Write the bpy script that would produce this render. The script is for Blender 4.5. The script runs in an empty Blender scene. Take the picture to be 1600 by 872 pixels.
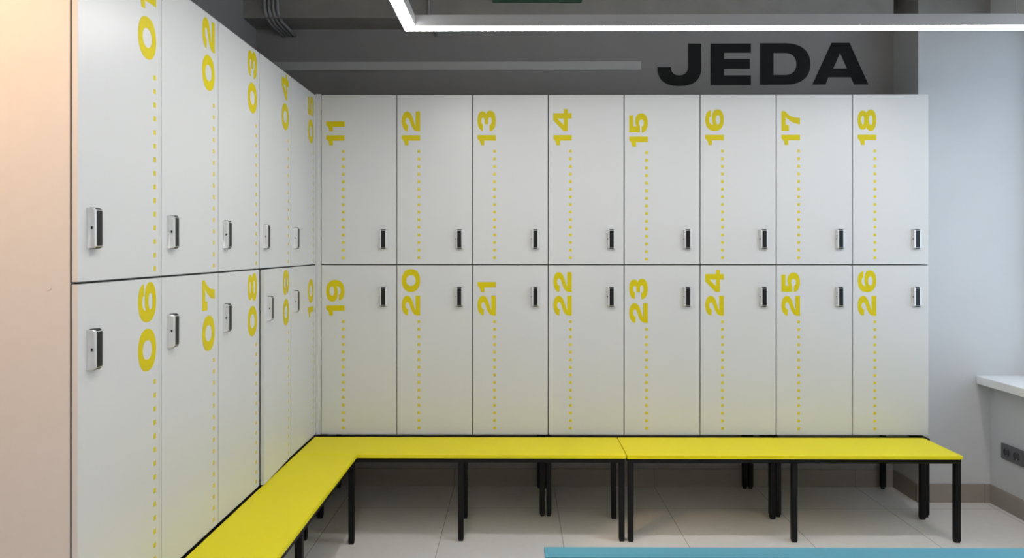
import bpy, bmesh, math, random
from mathutils import Vector, Matrix

random.seed(3)
S = bpy.context.scene
COL = S.collection

# ------------------------------------------------------------------ camera
FPX = 1090.0
cam_d = bpy.data.cameras.new('camera')
cam = bpy.data.objects.new('camera', cam_d); COL.objects.link(cam)
cam.location = (0, 0, 1.40)
cam.rotation_euler = (math.radians(90), 0, math.radians(0.37))
cam_d.sensor_width = 36.0
cam_d.lens = 36.0 * FPX / 1600.0
cam_d.shift_y = -47.0 / 1600.0
cam_d.clip_start = 0.05
S.camera = cam

# ------------------------------------------------------------------ light
LED_STRENGTH = 41.0
LED_COLOR = (1.0, 0.98, 0.955)
SKY_STRENGTH = 2.1
SKY_COLOR = (0.70, 0.85, 1.0)
WARM_POWER = 165.0
w = bpy.data.worlds.new('daylight'); S.world = w
w.use_nodes = True
bgn = w.node_tree.nodes['Background']
bgn.inputs[0].default_value = (*SKY_COLOR, 1)
bgn.inputs[1].default_value = SKY_STRENGTH

port = bpy.data.lights.new('window_portal', 'AREA')
port.shape = 'RECTANGLE'; port.size = 2.3; port.size_y = 1.95
port.cycles.is_portal = True
po = bpy.data.objects.new('window_portal', port); COL.objects.link(po)
po.location = (2.90, 2.70, 1.66); po.rotation_euler = (0, math.radians(90), 0)

S.view_settings.view_transform = 'Standard'
S.view_settings.look = 'None'
S.view_settings.gamma = 1.0
S.view_settings.use_curve_mapping = False
S.view_settings.exposure = 0.0

# ------------------------------------------------------------------ materials
def mat(name, color, rough=0.5, metal=0.0, spec=0.5, noise=0.0, nscale=8.0, bump=0.0, bscale=200.0, coat=0.0):
    m = bpy.data.materials.new(name); m.use_nodes = True
    nt = m.node_tree; b = nt.nodes['Principled BSDF']
    b.inputs['Base Color'].default_value = (*color, 1)
    b.inputs['Roughness'].default_value = rough
    b.inputs['Metallic'].default_value = metal
    b.inputs['Specular IOR Level'].default_value = spec
    b.inputs['Coat Weight'].default_value = coat
    tc = nt.nodes.new('ShaderNodeTexCoord')
    if noise > 0:
        n = nt.nodes.new('ShaderNodeTexNoise'); n.inputs['Scale'].default_value = nscale
        n.inputs['Detail'].default_value = 6
        nt.links.new(tc.outputs['Object'], n.inputs['Vector'])
        r = nt.nodes.new('ShaderNodeMapRange')
        r.inputs['From Min'].default_value = 0.3; r.inputs['From Max'].default_value = 0.7
        r.inputs['To Min'].default_value = 1 - noise; r.inputs['To Max'].default_value = 1 + noise
        nt.links.new(n.outputs['Fac'], r.inputs['Value'])
        mx = nt.nodes.new('ShaderNodeVectorMath'); mx.operation = 'SCALE'
        mx.inputs[0].default_value = color
        nt.links.new(r.outputs[0], mx.inputs['Scale'])
        nt.links.new(mx.outputs[0], b.inputs['Base Color'])
    if bump > 0:
        n2 = nt.nodes.new('ShaderNodeTexNoise'); n2.inputs['Scale'].default_value = bscale
        n2.inputs['Detail'].default_value = 3
        nt.links.new(tc.outputs['Object'], n2.inputs['Vector'])
        bp = nt.nodes.new('ShaderNodeBump'); bp.inputs['Strength'].default_value = bump
        bp.inputs['Distance'].default_value = 0.002
        nt.links.new(n2.outputs['Fac'], bp.inputs['Height'])
        nt.links.new(bp.outputs[0], b.inputs['Normal'])
    return m

def emit(name, color, strength):
    m = bpy.data.materials.new(name); m.use_nodes = True
    nt = m.node_tree; nt.nodes.clear()
    e = nt.nodes.new('ShaderNodeEmission'); o = nt.nodes.new('ShaderNodeOutputMaterial')
    e.inputs[0].default_value = (*color, 1); e.inputs[1].default_value = strength
    nt.links.new(e.outputs[0], o.inputs[0])
    return m

M = {}
M['wall']     = mat('light_grey_wall_paint', (0.545, 0.555, 0.57), 0.75, noise=0.02, nscale=3, bump=0.15, bscale=160)
M['wall_lt']  = mat('white_wall_paint', (0.80, 0.80, 0.79), 0.75)
M['wall_dk']  = mat('dark_grey_wall_paint', (0.31, 0.30, 0.30), 0.8, noise=0.04, nscale=4, bump=0.2, bscale=120)
M['concrete'] = mat('dark_grey_painted_concrete', (0.27, 0.262, 0.25), 0.85, noise=0.07, nscale=9, bump=0.5, bscale=45)
M['door']     = mat('white_laminate', (0.60, 0.61, 0.615), 0.33, spec=0.45, bump=0.05, bscale=500)
M['edge']     = mat('grey_door_seal', (0.05, 0.05, 0.05), 0.6)
M['inside']   = mat('white_carcass_board', (0.55, 0.55, 0.54), 0.6)
M['panel']    = mat('cream_laminate', (0.61, 0.61, 0.61), 0.42, spec=0.4, noise=0.012, nscale=30)
M['yellow_v'] = mat('yellow_vinyl', (0.61, 0.505, 0.005), 0.5, spec=0.2)
M['yellow']   = mat('yellow_laminate', (0.77, 0.67, 0.012), 0.45, spec=0.2, bump=0.04, bscale=400)
M['black']    = mat('black_powder_coat', (0.003, 0.003, 0.0035), 0.5, spec=0.22)
M['ink']      = mat('black_lettering', (0.006, 0.007, 0.008), 0.6, spec=0.3)
M['silver']   = mat('satin_silver', (0.72, 0.73, 0.74), 0.3, metal=0.65)
M['gloss_bk'] = mat('gloss_black_plastic', (0.004, 0.004, 0.005), 0.3, spec=0.35)
M['rubber']   = mat('black_rubber', (0.01, 0.01, 0.01), 0.8)
M['alu']      = mat('grey_aluminium_profile', (0.50, 0.50, 0.52), 0.42, metal=0.35)
M['led']      = emit('white_led_diffuser', LED_COLOR, LED_STRENGTH)
M['conduit']  = mat('grey_plastic_conduit', (0.30, 0.30, 0.305), 0.5)
M['strip']    = mat('pale_grey_strip', (0.52, 0.525, 0.525), 0.6)
M['green']    = mat('dark_green_sign', (0.022, 0.075, 0.047), 0.5)
M['teal']     = mat('teal_laminate', (0.055, 0.28, 0.39), 0.38, spec=0.5)
M['navy']     = mat('dark_blue_steel', (0.006, 0.04, 0.075), 0.45)
M['sill']     = mat('white_stone_sill', (0.78, 0.79, 0.80), 0.3)
M['pvc']      = mat('white_window_frame', (0.75, 0.76, 0.77), 0.35)
M['socket']   = mat('anthracite_socket', (0.10, 0.10, 0.108), 0.4)
M['socket_d'] = mat('dark_socket_well', (0.03, 0.03, 0.034), 0.35)
M['chrome']   = mat('bright_contact', (0.6, 0.6, 0.6), 0.3, metal=1.0)

def tile_mat(name, base, grout, tx, ty, ox, oy, gw, rough, axis=('X', 'Y'), noise=0.05):
    m = bpy.data.materials.new(name); m.use_nodes = True
    nt = m.node_tree; b = nt.nodes['Principled BSDF']; L = nt.links.new
    tc = nt.nodes.new('ShaderNodeTexCoord'); sp = nt.nodes.new('ShaderNodeSeparateXYZ')
    L(tc.outputs['Object'], sp.inputs[0])
    def math_(op, a, bb=None, c=None):
        n = nt.nodes.new('ShaderNodeMath'); n.operation = op
        for i, v in enumerate((a, bb, c)):
            if v is None: continue
            if isinstance(v, (int, float)): n.inputs[i].default_value = v
            else: L(v, n.inputs[i])
        return n.outputs[0]
    masks = []; ids = []
    for ax, t, o in ((axis[0], tx, ox), (axis[1], ty, oy)):
        if t is None: continue
        v = math_('DIVIDE', math_('SUBTRACT', sp.outputs[ax], o), t)
        fr = math_('FRACT', v)
        d = math_('MULTIPLY', math_('MINIMUM', fr, math_('SUBTRACT', 1.0, fr)), t)
        masks.append(math_('LESS_THAN', d, gw)); ids.append(math_('FLOOR', v))
    mk = masks[0] if len(masks) == 1 else math_('MAXIMUM', masks[0], masks[1])
    cid = nt.nodes.new('ShaderNodeCombineXYZ'); L(ids[0], cid.inputs[0])
    if len(ids) > 1: L(ids[1], cid.inputs[1])
    wn = nt.nodes.new('ShaderNodeTexWhiteNoise'); L(cid.outputs[0], wn.inputs[0])
    no = nt.nodes.new('ShaderNodeTexNoise'); no.inputs['Scale'].default_value = 22; no.inputs['Detail'].default_value = 8
    L(tc.outputs['Object'], no.inputs['Vector'])
    f = math_('ADD', math_('MULTIPLY', wn.outputs['Value'], 0.05), math_('ADD', math_('MULTIPLY', no.outputs['Fac'], noise * 2), 1 - noise - 0.025))
    sc = nt.nodes.new('ShaderNodeVectorMath'); sc.operation = 'SCALE'; sc.inputs[0].default_value = base
    L(f, sc.inputs['Scale'])
    mix = nt.nodes.new('ShaderNodeMix'); mix.data_type = 'RGBA'
    L(mk, mix.inputs['Factor']); L(sc.outputs[0], mix.inputs['A']); mix.inputs['B'].default_value = (*grout, 1)
    L(mix.outputs['Result'], b.inputs['Base Color'])
    b.inputs['Roughness'].default_value = rough
    return m
M['floor'] = tile_mat('large_grey_floor_tiles', (0.72, 0.695, 0.68), (0.30, 0.285, 0.27), 0.59, 1.18, 0.222, 3.77, 0.0018, 0.36)
M['base_b'] = tile_mat('taupe_skirting_tile', (0.30, 0.265, 0.235), (0.17, 0.15, 0.14), 0.59, None, 0.222, 0, 0.0015, 0.45)
M['base_r'] = tile_mat('taupe_skirting_tile_side', (0.30, 0.265, 0.235), (0.17, 0.15, 0.14), 0.59, None, 3.873, 0, 0.0015, 0.45, axis=('Y', 'Z'))

g = bpy.data.materials.new('clear_window_glass'); g.use_nodes = True
gb = g.node_tree.nodes['Principled BSDF']
gb.inputs['Base Color'].default_value = (1, 1, 1, 1); gb.inputs['Roughness'].default_value = 0.0
gb.inputs['Transmission Weight'].default_value = 1.0; gb.inputs['IOR'].default_value = 1.02
M['glass'] = g

# ------------------------------------------------------------------ helpers
def box(bm, x0, x1, y0, y1, z0, z1, bev=0.0, seg=2):
    vs = [bm.verts.new(p) for p in ((x0,y0,z0),(x1,y0,z0),(x1,y1,z0),(x0,y1,z0),(x0,y0,z1),(x1,y0,z1),(x1,y1,z1),(x0,y1,z1))]
    fs = [bm.faces.new([vs[i] for i in f]) for f in ((0,3,2,1),(4,5,6,7),(0,1,5,4),(1,2,6,5),(2,3,7,6),(3,0,4,7))]
    if bev > 0:
        es = list({e for f in fs for e in f.edges})
        bmesh.ops.bevel(bm, geom=es, offset=bev, segments=seg, profile=0.5, affect='EDGES')

def tube(bm, pts, r, n=12, cap=True):
    rings = []
    P = [Vector(p) for p in pts]
    t0 = (P[1] - P[0]).normalized()
    up = Vector((0, 0, 1)) if abs(t0.z) < 0.9 else Vector((1, 0, 0))
    nrm = t0.cross(up).normalized()
    for i, p in enumerate(P):
        if i == 0: t = P[1] - P[0]
        elif i == len(P) - 1: t = P[-1] - P[-2]
        else: t = (P[i+1] - P[i]).normalized() + (P[i] - P[i-1]).normalized()
        t.normalize()
        nrm = (nrm - t * nrm.dot(t)).normalized()
        bn = t.cross(nrm)
        rings.append([bm.verts.new(p + (nrm * math.cos(a) + bn * math.sin(a)) * r) for a in [2*math.pi*k/n for k in range(n)]])
    for a, b in zip(rings, rings[1:]):
        for k in range(n):
            f = bm.faces.new((a[k], a[(k+1) % n], b[(k+1) % n], b[k])); f.smooth = True
    if cap:
        bm.faces.new(list(reversed(rings[0]))); bm.faces.new(rings[-1])

def finish(bm):
    bmesh.ops.recalc_face_normals(bm, faces=bm.faces[:])

def mesh(name, bm, m, smooth=False):
    finish(bm)
    me = bpy.data.meshes.new(name); bm.to_mesh(me); bm.free()
    me.materials.append(m)
    if smooth:
        for p in me.polygons: p.use_smooth = True
    return me

def link(name, me, parent=None, loc=None):
    o = bpy.data.objects.new(name, me); COL.objects.link(o)
    if parent: o.parent = parent
    if loc: o.location = loc
    return o

def obj(name, bm, m, parent=None, smooth=False):
    return link(name, mesh(name, bm, m, smooth), parent)

def bxo(name, boxes, m, parent=None, bev=0.0):
    bm = bmesh.new()
    for b in boxes: box(bm, *b, bev=bev)
    return obj(name, bm, m, parent)

def struct(o):
    o['kind'] = 'structure'; return o

def thing(name, label, cat, loc=(0,0,0), rz=0, group=None):
    o = bpy.data.objects.new(name, None); COL.objects.link(o)
    o.empty_display_size = 0.1
    o.location = loc; o.rotation_euler = (0, 0, rz)
    return tag(o, label, cat, group)

def tag(o, label, cat, group=None):
    o['label'] = label; o['category'] = cat
    if group: o['group'] = group
    return o

# ------------------------------------------------------------------ outlines for digits and letters
def bez(p0, p1, p2, p3, n=10):
    out = []
    for i in range(1, n + 1):
        t = i / n; s = 1 - t
        out.append((s**3*p0[0]+3*s*s*t*p1[0]+3*s*t*t*p2[0]+t**3*p3[0], s**3*p0[1]+3*s*s*t*p1[1]+3*s*t*t*p2[1]+t**3*p3[1]))
    return out

def path(cmds):
    pts = []
    for c in cmds:
        if len(c) == 2: pts.append(c)
        else: pts += bez(pts[-1], (c[0], c[1]), (c[2], c[3]), (c[4], c[5]))
    if abs(pts[0][0]-pts[-1][0]) < 1e-5 and abs(pts[0][1]-pts[-1][1]) < 1e-5: pts.pop()
    return pts

def ell(cx, cy, rx, ry, n=2.2, k=48):
    out = []
    for i in range(k):
        a = 2*math.pi*i/k; c, s = math.cos(a), math.sin(a)
        out.append((cx + rx*math.copysign(abs(c)**(2/n), c), cy + ry*math.copysign(abs(s)**(2/n), s)))
    return out

six = [path([(1.13,.69),(1.10,.90,.92,1,.62,1),(.22,1,0,.82,0,.5),(0,.18,.22,0,.60,0),(.95,0,1.18,.12,1.18,.34),
             (1.18,.54,1.0,.64,.70,.64),(.52,.64,.40,.61,.345,.56),(.35,.72,.45,.79,.60,.79),(.72,.79,.78,.75,.79,.69)]),
       ell(.61, .32, .245, .122)]
GLYPH = {
 '0': (1.25, [ell(.625, .5, .625, .5), ell(.625, .5, .285, .255)]),
 '1': (.56, [path([(0,.63),(.25,.63),(.25,0),(.55,0),(.55,1),(.34,1),(.27,.90,.18,.84,0,.83)])]),
 '2': (1.08, [path([(0,0),(1.08,0),(1.08,.25),(.31,.25),(.40,.36,1.08,.38,1.08,.70),(1.08,.90,.85,1,.56,1),
                    (.22,1,.03,.87,0,.67),(.345,.64),(.36,.74,.44,.79,.55,.79),(.67,.79,.73,.75,.73,.69),(.73,.50,0,.56,0,.12)])]),
 '3': (1.12, [path([(0,.34),(.35,.36),(.36,.27,.45,.23,.56,.23),(.70,.23,.75,.27,.75,.32),(.75,.40,.68,.42,.58,.42),(.38,.42),(.38,.61),
                    (.58,.61),(.68,.61,.73,.64,.73,.70),(.73,.76,.66,.79,.56,.79),(.46,.79,.38,.76,.37,.68),(.02,.70),
                    (.05,.90,.25,1,.56,1),(.88,1,1.08,.92,1.08,.75),(1.08,.62,1.02,.56,.94,.53),(1.06,.50,1.12,.42,1.12,.30),
                    (1.12,.10,.90,0,.56,0),(.22,0,.02,.12,0,.34)])]),
 '4': (1.2, [path([(0,.21),(.68,.21),(.68,0),(.98,0),(.98,.21),(1.2,.21),(1.2,.43),(.98,.43),(.98,1),(.58,1),(0,.45)]),
             [(.68,.77),(.34,.43),(.68,.43)]]),
 '5': (1.06, [path([(.02,.42),(.02,1),(.95,1),(.95,.78),(.36,.78),(.35,.60),(.44,.66,.54,.68,.64,.68),(.90,.68,1.06,.55,1.06,.34),
                    (1.06,.12,.86,0,.54,0),(.22,0,.02,.12,0,.33),(.34,.33),(.36,.26,.43,.22,.53,.22),(.65,.22,.71,.27,.71,.35),
                    (.71,.43,.65,.47,.54,.47),(.45,.47,.38,.45,.36,.42)])]),
 '6': (1.18, six),
 '7': (1.07, [path([(0,.60),(0,1),(1.07,1),(1.07,.80),(.80,.60,.71,.35,.71,0),(.37,0),(.37,.28,.50,.55,.76,.77),(.32,.77),(.32,.60)])]),
 '8': (1.16, [path([(.58,1),(.90,1,1.10,.90,1.10,.74),(1.10,.63,1.04,.56,.96,.53),(1.10,.48,1.16,.40,1.16,.29),(1.16,.10,.92,0,.58,0),
                    (.24,0,0,.10,0,.29),(0,.40,.06,.48,.20,.53),(.12,.56,.06,.63,.06,.74),(.06,.90,.26,1,.58,1)]),
              ell(.58, .73, .235, .075), ell(.58, .30, .265, .095)]),
 '9': (1.18, [[(1.18-x, 1-y) for x, y in s] for s in six]),
}
JEDA = [
 [path([(287,84),(378,84),(378,250),(378,335,330,378,225,378),(125,378,75,335,75,247),(168,247),(168,285,190,303,225,303),(262,303,287,285,287,240)])],
 [[(443,84),(721,84),(721,148),(535,148),(535,190),(714,190),(714,258),(535,258),(535,304),(721,304),(721,372),(443,372)]],
 [path([(785,82),(965,82),(1080,85,1132,145,1132,225),(1132,310,1080,370,960,370),(785,370)]),
  path([(877,150),(955,150),(1010,150,1036,180,1036,225),(1036,272,1010,302,955,302),(877,302)])],
 [[(1278,80),(1402,80),(1532,369),(1434,369),(1412,318),(1256,318),(1236,369),(1146,369)],[(1337,150),(1384,257),(1290,257)]],
]
def fill_mesh(name, splines, m, thick):
    """splines: list of closed 2D outlines -> thin solid mesh, outline plane = local XZ, front towards -Y"""
    cu = bpy.data.curves.new(name, 'CURVE'); cu.dimensions = '2D'; cu.fill_mode = 'BOTH'; cu.extrude = thick/2
    for s in splines:
        sp = cu.splines.new('POLY'); sp.points.add(len(s)-1); sp.use_cyclic_u = True
        for p, q in zip(sp.points, s): p.co = (q[0], q[1], 0, 1)
    tmp = bpy.data.objects.new(name, cu); COL.objects.link(tmp)
    dg = bpy.context.evaluated_depsgraph_get(); dg.update()
    me = bpy.data.meshes.new_from_object(tmp.evaluated_get(dg))
    bpy.data.objects.remove(tmp); bpy.data.curves.remove(cu)
    me.name = name
    me.transform(Matrix(((1,0,0,0),(0,0,-1,-thick/2),(0,1,0,0),(0,0,0,1))))
    me.materials.clear(); me.materials.append(m)
    return me

# ------------------------------------------------------------------ room
YB, YP, XL, XR, XP = 4.124, 3.873, -1.54, 2.62, 2.222     # back wall, pier front, left wall, right wall, pier side
ZC = 3.15
YR = -2.2                                                 # wall behind the camera
XC = -2.9                                                 # passage to the left of the locker bank
struct(bxo('floor', [(XC-0.2, XR+0.35, YR-0.2, YB+0.2, -0.1, 0.0)], M['floor']))
struct(bxo('ceiling', [(XC-0.2, XR+0.35, YR-0.2, YB+0.2, ZC, ZC+0.1)], M['concrete']))
struct(bxo('wall_back', [(XL-0.15, XP+0.001, YB, YB+0.15, 0.0, ZC)], M['wall_dk']))
struct(bxo('wall_left', [(XL-0.15, XL, 1.70, YB, 0.0, ZC), (XC-0.15, XC, YR, 1.70, 0, ZC), (XC-0.15, XL-0.15, 1.70, 1.85, 0, ZC)], M['wall_dk']))
struct(bxo('wall_pier', [(XP, XR+0.35, YP, YB+0.15, 0.0, 2.70)], M['wall']))
struct(bxo('trim_1', [(XP, XR+0.35, YP, YB+0.15, 2.70, ZC)], M['concrete']))
WY0, WZ0, WZ1, XW = 1.45, 0.655, 2.615, XR+0.35
struct(bxo('wall_right', [(XR, XW, WY0, YP, 0.0, WZ0), (XR, XW, WY0, YP, WZ1, ZC), (XR, XW, YR, WY0, 0, ZC)], M['wall']))
struct(bxo('wall_rear', [(XC-0.15, XW, YR-0.15, YR, 0, ZC)], M['wall_lt']))
struct(bxo('ceiling_beam', [(XL, 2.11, 3.92, YB, 2.70, ZC)], M['concrete']))
# skirting tiles
BH, BT = 0.102, 0.010
struct(bxo('baseboard_back', [(XL, XP-BT, YB-BT, YB, 0, BH)], M['base_b'], bev=0.001))
struct(bxo('baseboard_pier', [(XP-BT, XR-BT, YP-BT, YP, 0, BH), (XP-BT, XP, YP, YB-BT, 0, BH)], M['base_b'], bev=0.001))
struct(bxo('baseboard_right', [(XR-BT, XR, YR, YP, 0, BH)], M['base_r'], bev=0.001))
# window
win = bpy.data.objects.new('window_1', None); COL.objects.link(win); win['kind'] = 'structure'
win.location = (XR, (WY0+YP)/2, 0.70)
def rel(boxes, o): 
    l = o.location
    return [(a-l.x, b-l.x, c-l.y, d-l.y, e-l.z, f-l.z) for a, b, c, d, e, f in boxes]
fx0, fx1 = XR+0.24, XR+0.30
ym = (WY0+YP)/2
bxo('window_frame', rel([(fx0,fx1,WY0,WY0+.07,.70,WZ1),(fx0,fx1,YP-.07,YP,.70,WZ1),(fx0,fx1,WY0+.07,YP-.07,.70,.77),(fx0,fx1,WY0+.07,YP-.07,WZ1-.07,WZ1),
                     (fx0,fx1,ym-.05,ym+.05,.77,WZ1-.07)], win), M['pvc'], win)
bxo('pane', rel([(fx0+.025,fx0+.031,WY0+.07,ym-.05,.77,WZ1-.07)], win), M['glass'], win)
bxo('pane', rel([(fx0+.025,fx0+.031,ym+.05,YP-.07,.77,WZ1-.07)], win), M['glass'], win)
bxo('window_sill', rel([(XR-.08, fx0, WY0+.001, YP, .655, .70)], win), M['sill'], win, bev=0.004)

# ------------------------------------------------------------------ lockers
W, ZT, ZM, ZB = 0.4, 2.215, 1.317, 0.418
DT = 0.016                                 # door thickness
GAP = 0.0024
H = 0.0975                                 # digit height

def door_mesh(zb, zt):
    bm = bmesh.new(); box(bm, GAP, W-GAP, 0, DT, GAP, zt-zb-GAP, bev=0.0012); return mesh('door', bm, M['door'])
def carcass_mesh(zb, zt, depth, xs=0.0003):
    h = zt - zb; t = 0.016; y0 = DT+0.002; y1 = depth
    bm = bmesh.new()
    box(bm, xs, xs+t, y0, y1, 0.0003, h-0.0003); box(bm, W-t, W-0.0003, y0, y1, 0.0003, h-0.0003)
    box(bm, xs+t, W-t, y0, y1, 0.0003, t); box(bm, xs+t, W-t, y0, y1, h-t, h-0.0003)
    box(bm, xs+t, W-t, y1-0.006, y1, t, h-t)
    return mesh('carcass', bm, M['inside'])
def seal_mesh(zb, zt):
    h = zt-zb; y0, y1 = DT, DT+0.002; bm = bmesh.new()
    box(bm, 0.0005, 0.012, y0, y1, 0.0005, h-0.0005); box(bm, W-0.012, W-0.0005, y0, y1, 0.0005, h-0.0005)
    box(bm, 0.012, W-0.012, y0, y1, 0.0005, 0.012); box(bm, 0.012, W-0.012, y0, y1, h-0.012, h-0.0005)
    return mesh('seal', bm, M['edge'])

# handle: silver shell waisted at mid height with a glossy black strip over the front and round both ends
def handle_body_mesh():
    bm = bmesh.new()
    n, hh = 22, 0.050
    rings = []
    for i in range(n+1):
        s = -1 + 2*i/n; z = s*hh
        e = abs(s)
        endr = math.sqrt(max(0.0, 1-max(0, (e-0.86)/0.14)**2))     # rounding of the two ends
        waist = 0.0215 + 0.0024*e**2.2                             # half width at the door, flared at the ends
        d = 0.0185*(0.72+0.28*endr)
        f = 0.0178
        sec = [(-waist, 0), (-waist, -0.0025), (-waist*0.93+0.0015*(1-e), -0.007), (-f-0.0014, -d*0.84), (-f-0.0002, -d*0.975), (-f+0.0015, -d),
               (f-0.0015, -d), (f+0.0002, -d*0.975), (f+0.0014, -d*0.84), (waist*0.93-0.0015*(1-e), -0.007), (waist, -0.0025), (waist, 0)]
        rings.append([bm.verts.new((x, y, z)) for x, y in sec])
    m = len(rings[0])
    for a, b in zip(rings, rings[1:]):
        for k in range(m):
            bm.faces.new((a[k], a[(k+1) % m], b[(k+1) % m], b[k]))
    bm.faces.new(list(reversed(rings[0]))); bm.faces.new(rings[-1])
    return mesh('handle', bm, M['silver'])
def handle_strip_mesh():
    bm = bmesh.new(); hw, hh = 0.0108, 0.0515
    prof = [(0.0, -hh), (-0.0115, -hh), (-0.0150, -hh+0.002), (-0.0180, -hh+0.006), (-0.0190, -hh+0.011)]
    prof += [(y, -z) for y, z in reversed(prof)]
    a = [bm.verts.new((-hw, y, z)) for y, z in prof]; b = [bm.verts.new((hw, y, z)) for y, z in prof]
    k = len(prof)
    for i in range(k):
        j = (i+1) % k; bm.faces.new((a[i], a[j], b[j], b[i]))
    bm.faces.new(a); bm.faces.new(list(reversed(b)))
    return mesh('grip_strip', bm, M['gloss_bk'])
def keyhole_mesh():
    bm = bmesh.new()
    box(bm, -0.0216, -0.0172, -0.0122, -0.0092, -0.003, 0.004, bev=0.0006)
    return mesh('keyhole', bm, M['rubber'])

D_BACK, D_LEFT = 0.436, 0.44
ME = {'door': door_mesh(ZM, ZT), 'seal': seal_mesh(ZM, ZT), 'hb': handle_body_mesh(), 'hs': handle_strip_mesh(), 'hk': keyhole_mesh()}
ME['car'] = carcass_mesh(ZM, ZT, D_BACK)
ME['car_end'] = carcass_mesh(ZM, ZT, D_BACK, 0.0185)
HD = ZT-ZM

DIG = {}
def digit_mesh(ch):
    if ch not in DIG:                                          # reads bottom-to-top, feet to the right
        DIG[ch] = fill_mesh('digit', [[(-y*H, x*H) for x, y in s] for s in GLYPH[ch][1]], M['yellow_v'], 0.0006)
    return DIG[ch]
def dotted_door_material(base, n, first, step=0.0401, s=0.0072):
    """white laminate with the printed vertical row of yellow squares as a surface pattern"""
    m = M['door'].copy(); m.name = 'white_laminate_with_yellow_dots'
    nt = m.node_tree; L = nt.links.new; b = nt.nodes['Principled BSDF']
    tc = nt.nodes.new('ShaderNodeTexCoord'); sp = nt.nodes.new('ShaderNodeSeparateXYZ'); L(tc.outputs['Object'], sp.inputs[0])
    def mth(op, a, c=None):
        q = nt.nodes.new('ShaderNodeMath'); q.operation = op
        for i, v in enumerate((a, c)):
            if v is None: continue
            if isinstance(v, (int, float)): q.inputs[i].default_value = v
            else: L(v, q.inputs[i])
        return q.outputs[0]
    inx = mth('LESS_THAN', mth('ABSOLUTE', mth('SUBTRACT', sp.outputs['X'], base-0.0072)), 0.0072)
    t = mth('SUBTRACT', first + step/2, sp.outputs['Z'])              # 0 .. n*step downwards
    inr = mth('MULTIPLY', mth('GREATER_THAN', t, 0.0), mth('LESS_THAN', t, n*step))
    fr = mth('FRACT', mth('DIVIDE', t, step))
    inz = mth('LESS_THAN', mth('ABSOLUTE', mth('SUBTRACT', fr, 0.5)), s/step)
    mk = mth('MULTIPLY', mth('MULTIPLY', inx, inr), inz)
    mix = nt.nodes.new('ShaderNodeMix'); mix.data_type = 'RGBA'
    L(mk, mix.inputs['Factor']); mix.inputs['A'].default_value = b.inputs['Base Color'].default_value
    mix.inputs['B'].default_value = M['yellow_v'].node_tree.nodes['Principled BSDF'].inputs['Base Color'].default_value
    L(mix.outputs['Result'], b.inputs['Base Color'])
    return m
DOORS = {}
def get_door(base, n, first):
    k = (n, round(first, 4), base)
    if k not in DOORS:
        me = door_mesh(ZM, ZT); me.materials.clear(); me.materials.append(dotted_door_material(base, n, first)); DOORS[k] = me
    return DOORS[k]

def locker(num, loc, rz, base, hx, label, group, drop=0, dotoff=0.0, ajar=0.0, handle=True):
    """local: x along the front (0..W), y = depth, z up from the bottom of the door.  base = x of the feet of the digits."""
    t = thing('locker', label, 'locker', loc, rz, group)
    link('carcass', ME['car_end' if num in ('01', '06') else 'car'], t); link('seal', ME['seal'], t)
    ndots = 15 if drop < 0.02 else 14
    first = HD-0.300-dotoff-(0.0401 if drop > 0.02 else (0.008 if drop > 0 else 0))
    d = link('door', get_door(base, ndots, first), t)
    u = 0.0
    for ch in num:
        link('digit', digit_mesh(ch), d, (base, 0, HD-0.268-drop+u*H)); u += GLYPH[ch][0] + 0.195
    h = link('handle', ME['hb'], d, (hx, 0, HANDLE_Z[0] if loc[2] > 1 else HANDLE_Z[1]))
    # the grip strip and the keyhole are the handle's pieces: keep the tree at three levels by parenting the handle to the locker
    h.parent = t
    link('grip_strip', ME['hs'], h); link('keyhole', ME['hk'], h)
    if ajar:
        # swing door and handle about the far edge
        piv = Vector((W, 0, 0)); R = Matrix.Rotation(ajar, 4, 'Z')
        for q in (d, h):
            q.location = piv + R @ (Vector(q.location) - piv); q.rotation_euler = (0, 0, ajar)
    return t
HANDLE_Z = (1.452-ZM, 1.149-ZB)

X0B, YF = -1.033, 3.68
DROP = {'15': 0.009, '23': 0.0385}
for i in range(8):
    for row in (0, 1):
        num = str(11+i+8*row)
        locker(num, (X0B+i*W, YF, ZM if row == 0 else ZB), 0, 0.1245, W-0.068,
               f'white {"upper" if row == 0 else "lower"} locker numbered {num} in yellow on the back wall',
               'white numbered lockers along the back wall', drop=DROP.get(num, 0))
XF, Y0L = -1.064, 1.683
EXTRA = {'06': 'nearest the camera', '09': 'its door standing slightly ajar', '01': 'cut by the top of the photo'}
for i in range(5):
    for row in (0, 1):
        num = '%02d' % (1+i+5*row)
        # local x must run away from the camera (+Y) and local -y face +X: rotate by +90 degrees
        lab = f'white {"upper" if row == 0 else "lower"} locker numbered {num} in yellow, left bank'
        if num in EXTRA: lab += ', ' + EXTRA[num]
        locker(num, (XF, Y0L+i*W, ZM if row == 0 else ZB), math.radians(90), W-0.031, 0.060, lab,
               'white numbered lockers along the left side', dotoff=0.012 if row == 0 else 0.006,
               ajar=math.radians(2.55) if num == '09' else 0.0)

# end panel of the left bank with screw cap
t = thing('end_panel', 'tall peach lit side panel closing the near end of the left lockers', 'panel', (XF-DT-0.0022, Y0L+0.0180, ZB))
bxo('board', [(-0.436, 0, -0.0165, -0.0002, 0, ZT-ZB)], M['panel'], t, bev=0.0008)
bm = bmesh.new()
tube(bm, [(-0.0535, -0.0166, 0.89), (-0.0535, -0.0176, 0.89)], 0.0085, 24)
obj('screw_cap', bm, M['panel'], t)
# corner filler
t = bxo('corner_filler', [(XF+0.001, -1.0345, YF+0.004, YF+0.02, ZB, ZT+0.004), (XF+0.001, XF+0.014, YF, YF+0.004, ZB, ZT+0.004)], M['door'], bev=0.0008)
tag(t, 'narrow white filler strip in the corner between lockers 05 and 11', 'filler strip')

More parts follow.
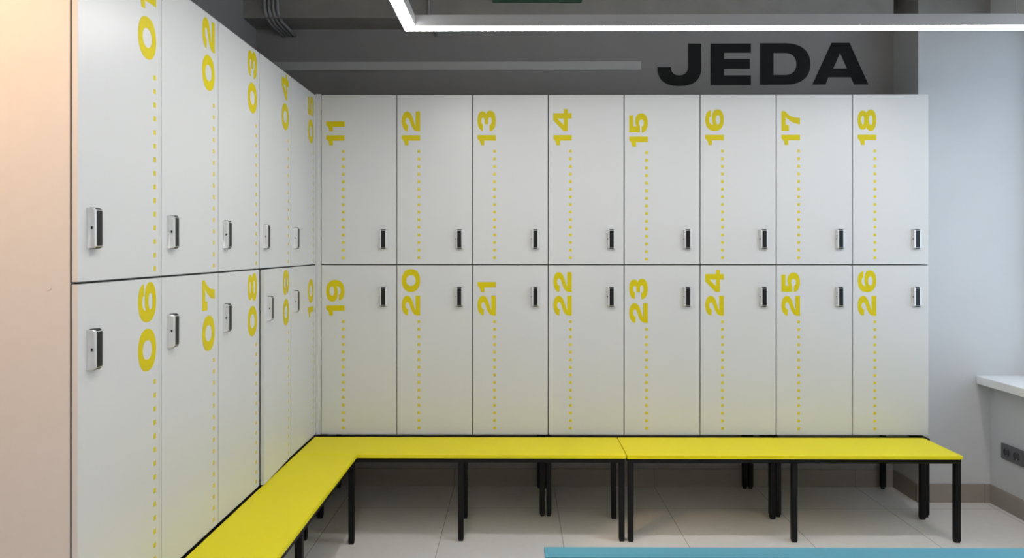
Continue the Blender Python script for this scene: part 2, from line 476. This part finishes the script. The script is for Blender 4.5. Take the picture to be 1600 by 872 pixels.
# ------------------------------------------------------------------ black stands under the lockers
LG = 0.026
def stand(x0, x1, y0, y1, label, group, extra=()):
    zt = 0.411
    t = thing('locker_stand', label, 'stand', ((x0+x1)/2, (y0+y1)/2, 0), 0, group)
    lx = t.location.x; ly = t.location.y
    R = [(x0-lx, x1-lx, y0-ly, y0+0.045-ly, zt-0.026, zt), (x0-lx, x1-lx, y1-LG-ly, y1-ly, zt-0.026, zt),
         (x0-lx, x0+LG-lx, y0+0.045-ly, y1-LG-ly, zt-0.026, zt), (x1-LG-lx, x1-lx, y0+0.045-ly, y1-LG-ly, zt-0.026, zt)]
    bxo('rail_frame', R, M['black'], t)
    for px in (x0, x1-LG):
        for py in (y0, y1-LG):
            l = bxo('leg', [(px-lx, px+LG-lx, py-ly, py+LG-ly, 0.012, zt-0.026)], M['black'], t, bev=0.002)
            bm = bmesh.new(); tube(bm, [(px+LG/2-lx, py+LG/2-ly, 0), (px+LG/2-lx, py+LG/2-ly, 0.012)], 0.011, 16)
            obj('foot', bm, M['rubber'], l)
    return t
GS = 'black steel stands under the lockers'
stand(-1.0555, 0.148, 3.646, 4.10, 'black steel stand under lockers 19, 20 and 21', GS)
stand(0.156, 1.347, 3.646, 4.10, 'black steel stand under lockers 22, 23 and 24', GS)
stand(1.355, 2.152, 3.646, 4.10, 'black steel stand under lockers 25 and 26, beside the right corner', GS)
stand(-1.50, -1.056, 2.49, 3.64, 'black steel stand under lockers 08, 09 and 10', GS)
stand(-1.50, -1.056, 1.69, 2.482, 'black steel stand under lockers 06 and 07', GS)

# ------------------------------------------------------------------ benches
def bench(x0, x1, y0, y1, legs, label, along='x', zt=0.416, seat=None, frame=None, group='yellow benches in front of the lockers', boards=None, name='bench'):
    """x0..x1, y0..y1 = outline of the seat; legs = positions along the long side"""
    t = thing(name, label, 'bench', ((x0+x1)/2, (y0+y1)/2, 0), 0, group)
    cx, cy = t.location.x, t.location.y
    st = 0.017; rl = 0.021; ins = 0.006
    seat = seat or M['yellow']; frame = frame or M['black']
    if boards is None:
        bxo('seat', [(x0-cx, x1-cx, y0-cy, y1-cy, zt-st, zt)], seat, t, bev=0.0015)
    else:
        for a, b in boards:
            bxo('seat_board', [(x0-cx, x1-cx, a-cy, b-cy, zt-st, zt)], seat, t, bev=0.0015)
    fz1 = zt-st; fz0 = fz1-rl
    X0, X1, Y0, Y1 = x0+ins-cx, x1-ins-cx, y0+ins-cy, y1-ins-cy
    R = [(X0, X1, Y0, Y0+LG, fz0, fz1), (X0, X1, Y1-LG, Y1, fz0, fz1), (X0, X0+LG, Y0+LG, Y1-LG, fz0, fz1), (X1-LG, X1, Y0+LG, Y1-LG, fz0, fz1)]
    for l in legs[1:-1]:
        R.append((l-LG/2-cx, l+LG/2-cx, Y0+LG, Y1-LG, fz0, fz1) if along == 'x' else (X0+LG, X1-LG, l-LG/2-cy, l+LG/2-cy, fz0, fz1))
    bxo('rail_frame', R, frame, t)
    for l in legs:
        for side in (0, 1):
            if along == 'x':
                a = l-LG/2-cx; a = min(max(a, X0), X1-LG); b = Y0 if side == 0 else Y1-LG
            else:
                b = l-LG/2-cy; b = min(max(b, Y0), Y1-LG); a = X0 if side == 0 else X1-LG
            lo = bxo('leg', [(a, a+LG, b, b+LG, 0.008, fz0)], frame, t, bev=0.002)
            bm = bmesh.new(); box(bm, a+0.002, a+LG-0.002, b+0.002, b+LG-0.002, 0, 0.008, bev=0.001)
            obj('foot', bm, M['rubber'], lo)
    return t
bench(-1.0555, 0.523, 3.330, 3.6455, [-1.02, -0.267, 0.505], 'long yellow topped bench with black legs along the back lockers, left of the central joint')
bench(0.527, 2.120, 3.325, 3.6455, [0.545, 1.327, 2.11], 'long yellow topped bench with black legs at the right, ending near the pier')
bench(-1.0555, -0.764, 1.70, 3.327, [1.72, 2.51, 3.31], 'yellow topped bench with black legs running towards the camera under the left lockers', along='y')
# teal bench in the foreground
bench(0.088, 2.30, 1.905, 2.225, [0.12, 1.2, 2.28], 'teal slatted bench in the foreground, cut by the bottom of the photo', zt=0.45-0.0,
      seat=M['teal'], frame=M['navy'], group=None, boards=[(2.150, 2.225), (2.029, 2.144), (1.905, 2.023)])

# ------------------------------------------------------------------ suspended LED profile
LZ = 2.310; LW = 0.046; LHH = 0.050
lx0, lx1, ly0, ly1 = -0.463, 2.32, -1.0, 2.905
t = thing('linear_light', 'white glowing rectangular suspended light profile below the ceiling', 'light', ((lx0+lx1)/2, (ly0+ly1)/2, LZ))
cx, cy = t.location.x, t.location.y
def ring(bm, x0, x1, y0, y1, wd, z0, z1):
    o = [(x0,y0),(x1,y0),(x1,y1),(x0,y1)]; i = [(x0+wd,y0+wd),(x1-wd,y0+wd),(x1-wd,y1-wd),(x0+wd,y1-wd)]
    V = [[bm.verts.new((p[0]-cx, p[1]-cy, z)) for p in q] for q, z in ((o,z0),(i,z0),(o,z1),(i,z1))]
    for k in range(4):
        j = (k+1) % 4
        bm.faces.new((V[0][k],V[0][j],V[1][j],V[1][k])); bm.faces.new((V[2][k],V[2][j],V[3][j],V[3][k]))
        bm.faces.new((V[0][k],V[0][j],V[2][j],V[2][k])); bm.faces.new((V[1][k],V[1][j],V[3][j],V[3][k]))
bm = bmesh.new(); ring(bm, lx0, lx1, ly0, ly1, LW, 0.003, LHH); obj('housing', bm, M['alu'], t)
bm = bmesh.new(); ring(bm, lx0+0.0002, lx1-0.0002, ly0+0.0002, ly1-0.0002, LW-0.0004, -0.002, 0.0028); obj('diffuser', bm, M['led'], t)
for px, py in ((2.057, ly1-LW/2), (lx0+LW/2, 1.2), (lx0+LW/2, -0.4), (lx1-LW/2, 1.2), (lx1-LW/2, -0.4)):
    bm = bmesh.new(); tube(bm, [(px-cx, py-cy, LHH), (px-cx, py-cy, LHH+0.012)], 0.006, 12)
    tube(bm, [(px-cx, py-cy, LHH+0.012), (px-cx, py-cy, ZC-LZ)], 0.001, 8)
    obj('suspension_cable', bm, M['alu'], t)

# ------------------------------------------------------------------ conduits on the beam
def conduit(x, r, x_end, bend, label, group):
    pts = [(x, 3.92-r-0.004, ZC), (x, 3.92-r-0.004, 2.70+bend*0.6)]
    y0, z0 = 3.92-r-0.004, 2.70+bend*0.6
    y1, z1 = 4.0, 2.70-r-0.006
    for i in range(1, 11):
        a = i/10*math.pi/2
        pts.append((x+(x_end-x)*0.35*i/10, y0+(y1-y0)*(1-math.cos(a)), z0+(z1-z0)*math.sin(a)))
    pts.append((x_end, YB-0.002, 2.70-r-0.030))
    bm = bmesh.new(); tube(bm, pts, r, 14)
    return tag(obj('conduit', bm, M['conduit'], None), label, 'conduit', group)
P = ['leftmost', 'second from the left', 'third from the left', 'rightmost']
for k in range(4):
    conduit(-1.414+k*0.0235, 0.0094, -1.376+k*0.022, 0.09,
            f'grey conduit bending under the beam, {P[k]} of four', 'grey conduits on the beam')
conduit(-0.492, 0.007, -0.475, 0.03, 'thin single grey conduit on the beam above the left end of the light', None)
# ------------------------------------------------------------------ things on the back wall
t = bxo('wall_strip', [(-1.50, (1001-807)*YB/FPX, YB-0.012, YB-0.0002, 1.4+(389-110)*YB/FPX, 1.4+(389-97)*YB/FPX)], M['strip'], bev=0.001)
tag(t, 'long pale grey horizontal strip on the wall above the back lockers', 'wall strip')
t = thing('wall_lettering', 'black wide lettering JEDA on the grey wall above the back lockers', 'lettering', ((1190-807)*YB/FPX, YB, 1.4+(389-133.5)*YB/FPX))
for sp in JEDA:
    k = YB/FPX/4.444
    out = [[((x+ (1010-1190)*4.444)*k, (371-y)*k) for x, y in s] for s in sp]
    link('letter', fill_mesh('letter', out, M['ink'], 0.003), t)
t = bxo('sign_panel', [(-0.135, 0.365, 3.90, 3.9195, 2.782, 2.95)], M['green'], bev=0.002)
tag(t, 'dark green sign panel on the beam, cut by the top of the photo', 'sign')

# ------------------------------------------------------------------ power socket under the sill
t = thing('power_socket', 'anthracite double power socket on the wall under the window sill', 'socket', (XR, 3.695, 0.3155))
bxo('faceplate', [(-0.010, -0.0002, -0.082, 0.082, -0.0415, 0.0415)], M['socket'], t, bev=0.002)
for yy in (-0.037, 0.037):
    bm = bmesh.new()
    # ring collar and recessed well
    n = 32
    def circ(r, x): return [bm.verts.new((x, yy+r*math.cos(2*math.pi*k/n), r*math.sin(2*math.pi*k/n))) for k in range(n)]
    a, b, c, d = circ(0.0225, -0.0101), circ(0.0215, -0.0135), circ(0.0195, -0.0135), circ(0.0185, -0.0103)
    for p, q in ((a, b), (b, c), (c, d)):
        for k in range(n): bm.faces.new((p[k], p[(k+1) % n], q[(k+1) % n], q[k]))
    bm.faces.new(d)
    so = obj('socket_well', bm, M['socket_d'], t)
    bm = bmesh.new()
    for s in (-1, 1): box(bm, -0.0125, -0.0103, yy-0.003, yy+0.003, s*0.0165-0.002, s*0.0165+0.002)
    obj('earth_contact', bm, M['chrome'], so)

# ------------------------------------------------------------------ warm spotlight in the passage to the left
t = thing('ceiling_spotlight', 'warm ceiling spotlight in the passage left of the lockers, out of frame', 'light', (-1.72, 0.90, ZC))
bm = bmesh.new()
tube(bm, [(0, 0, 0), (0, 0, -0.22)], 0.012, 12); tube(bm, [(0, 0, -0.22), (0, 0, -0.34)], 0.04, 24)
obj('lamp_body', bm, M['black'], t)
sl = bpy.data.lights.new('warm_lamp', 'SPOT'); sl.energy = WARM_POWER; sl.color = (1.0, 0.61, 0.34)
sl.spot_size = math.radians(72); sl.spot_blend = 0.7; sl.shadow_soft_size = 0.035
so = bpy.data.objects.new('warm_lamp', sl); COL.objects.link(so); so.parent = t; so.location = (0, 0, -0.36)
dvec = Vector((-1.35, 1.68, 1.25)) - Vector((-1.72, 0.90, ZC-0.36))
so.rotation_euler = dvec.to_track_quat('-Z', 'Y').to_euler()
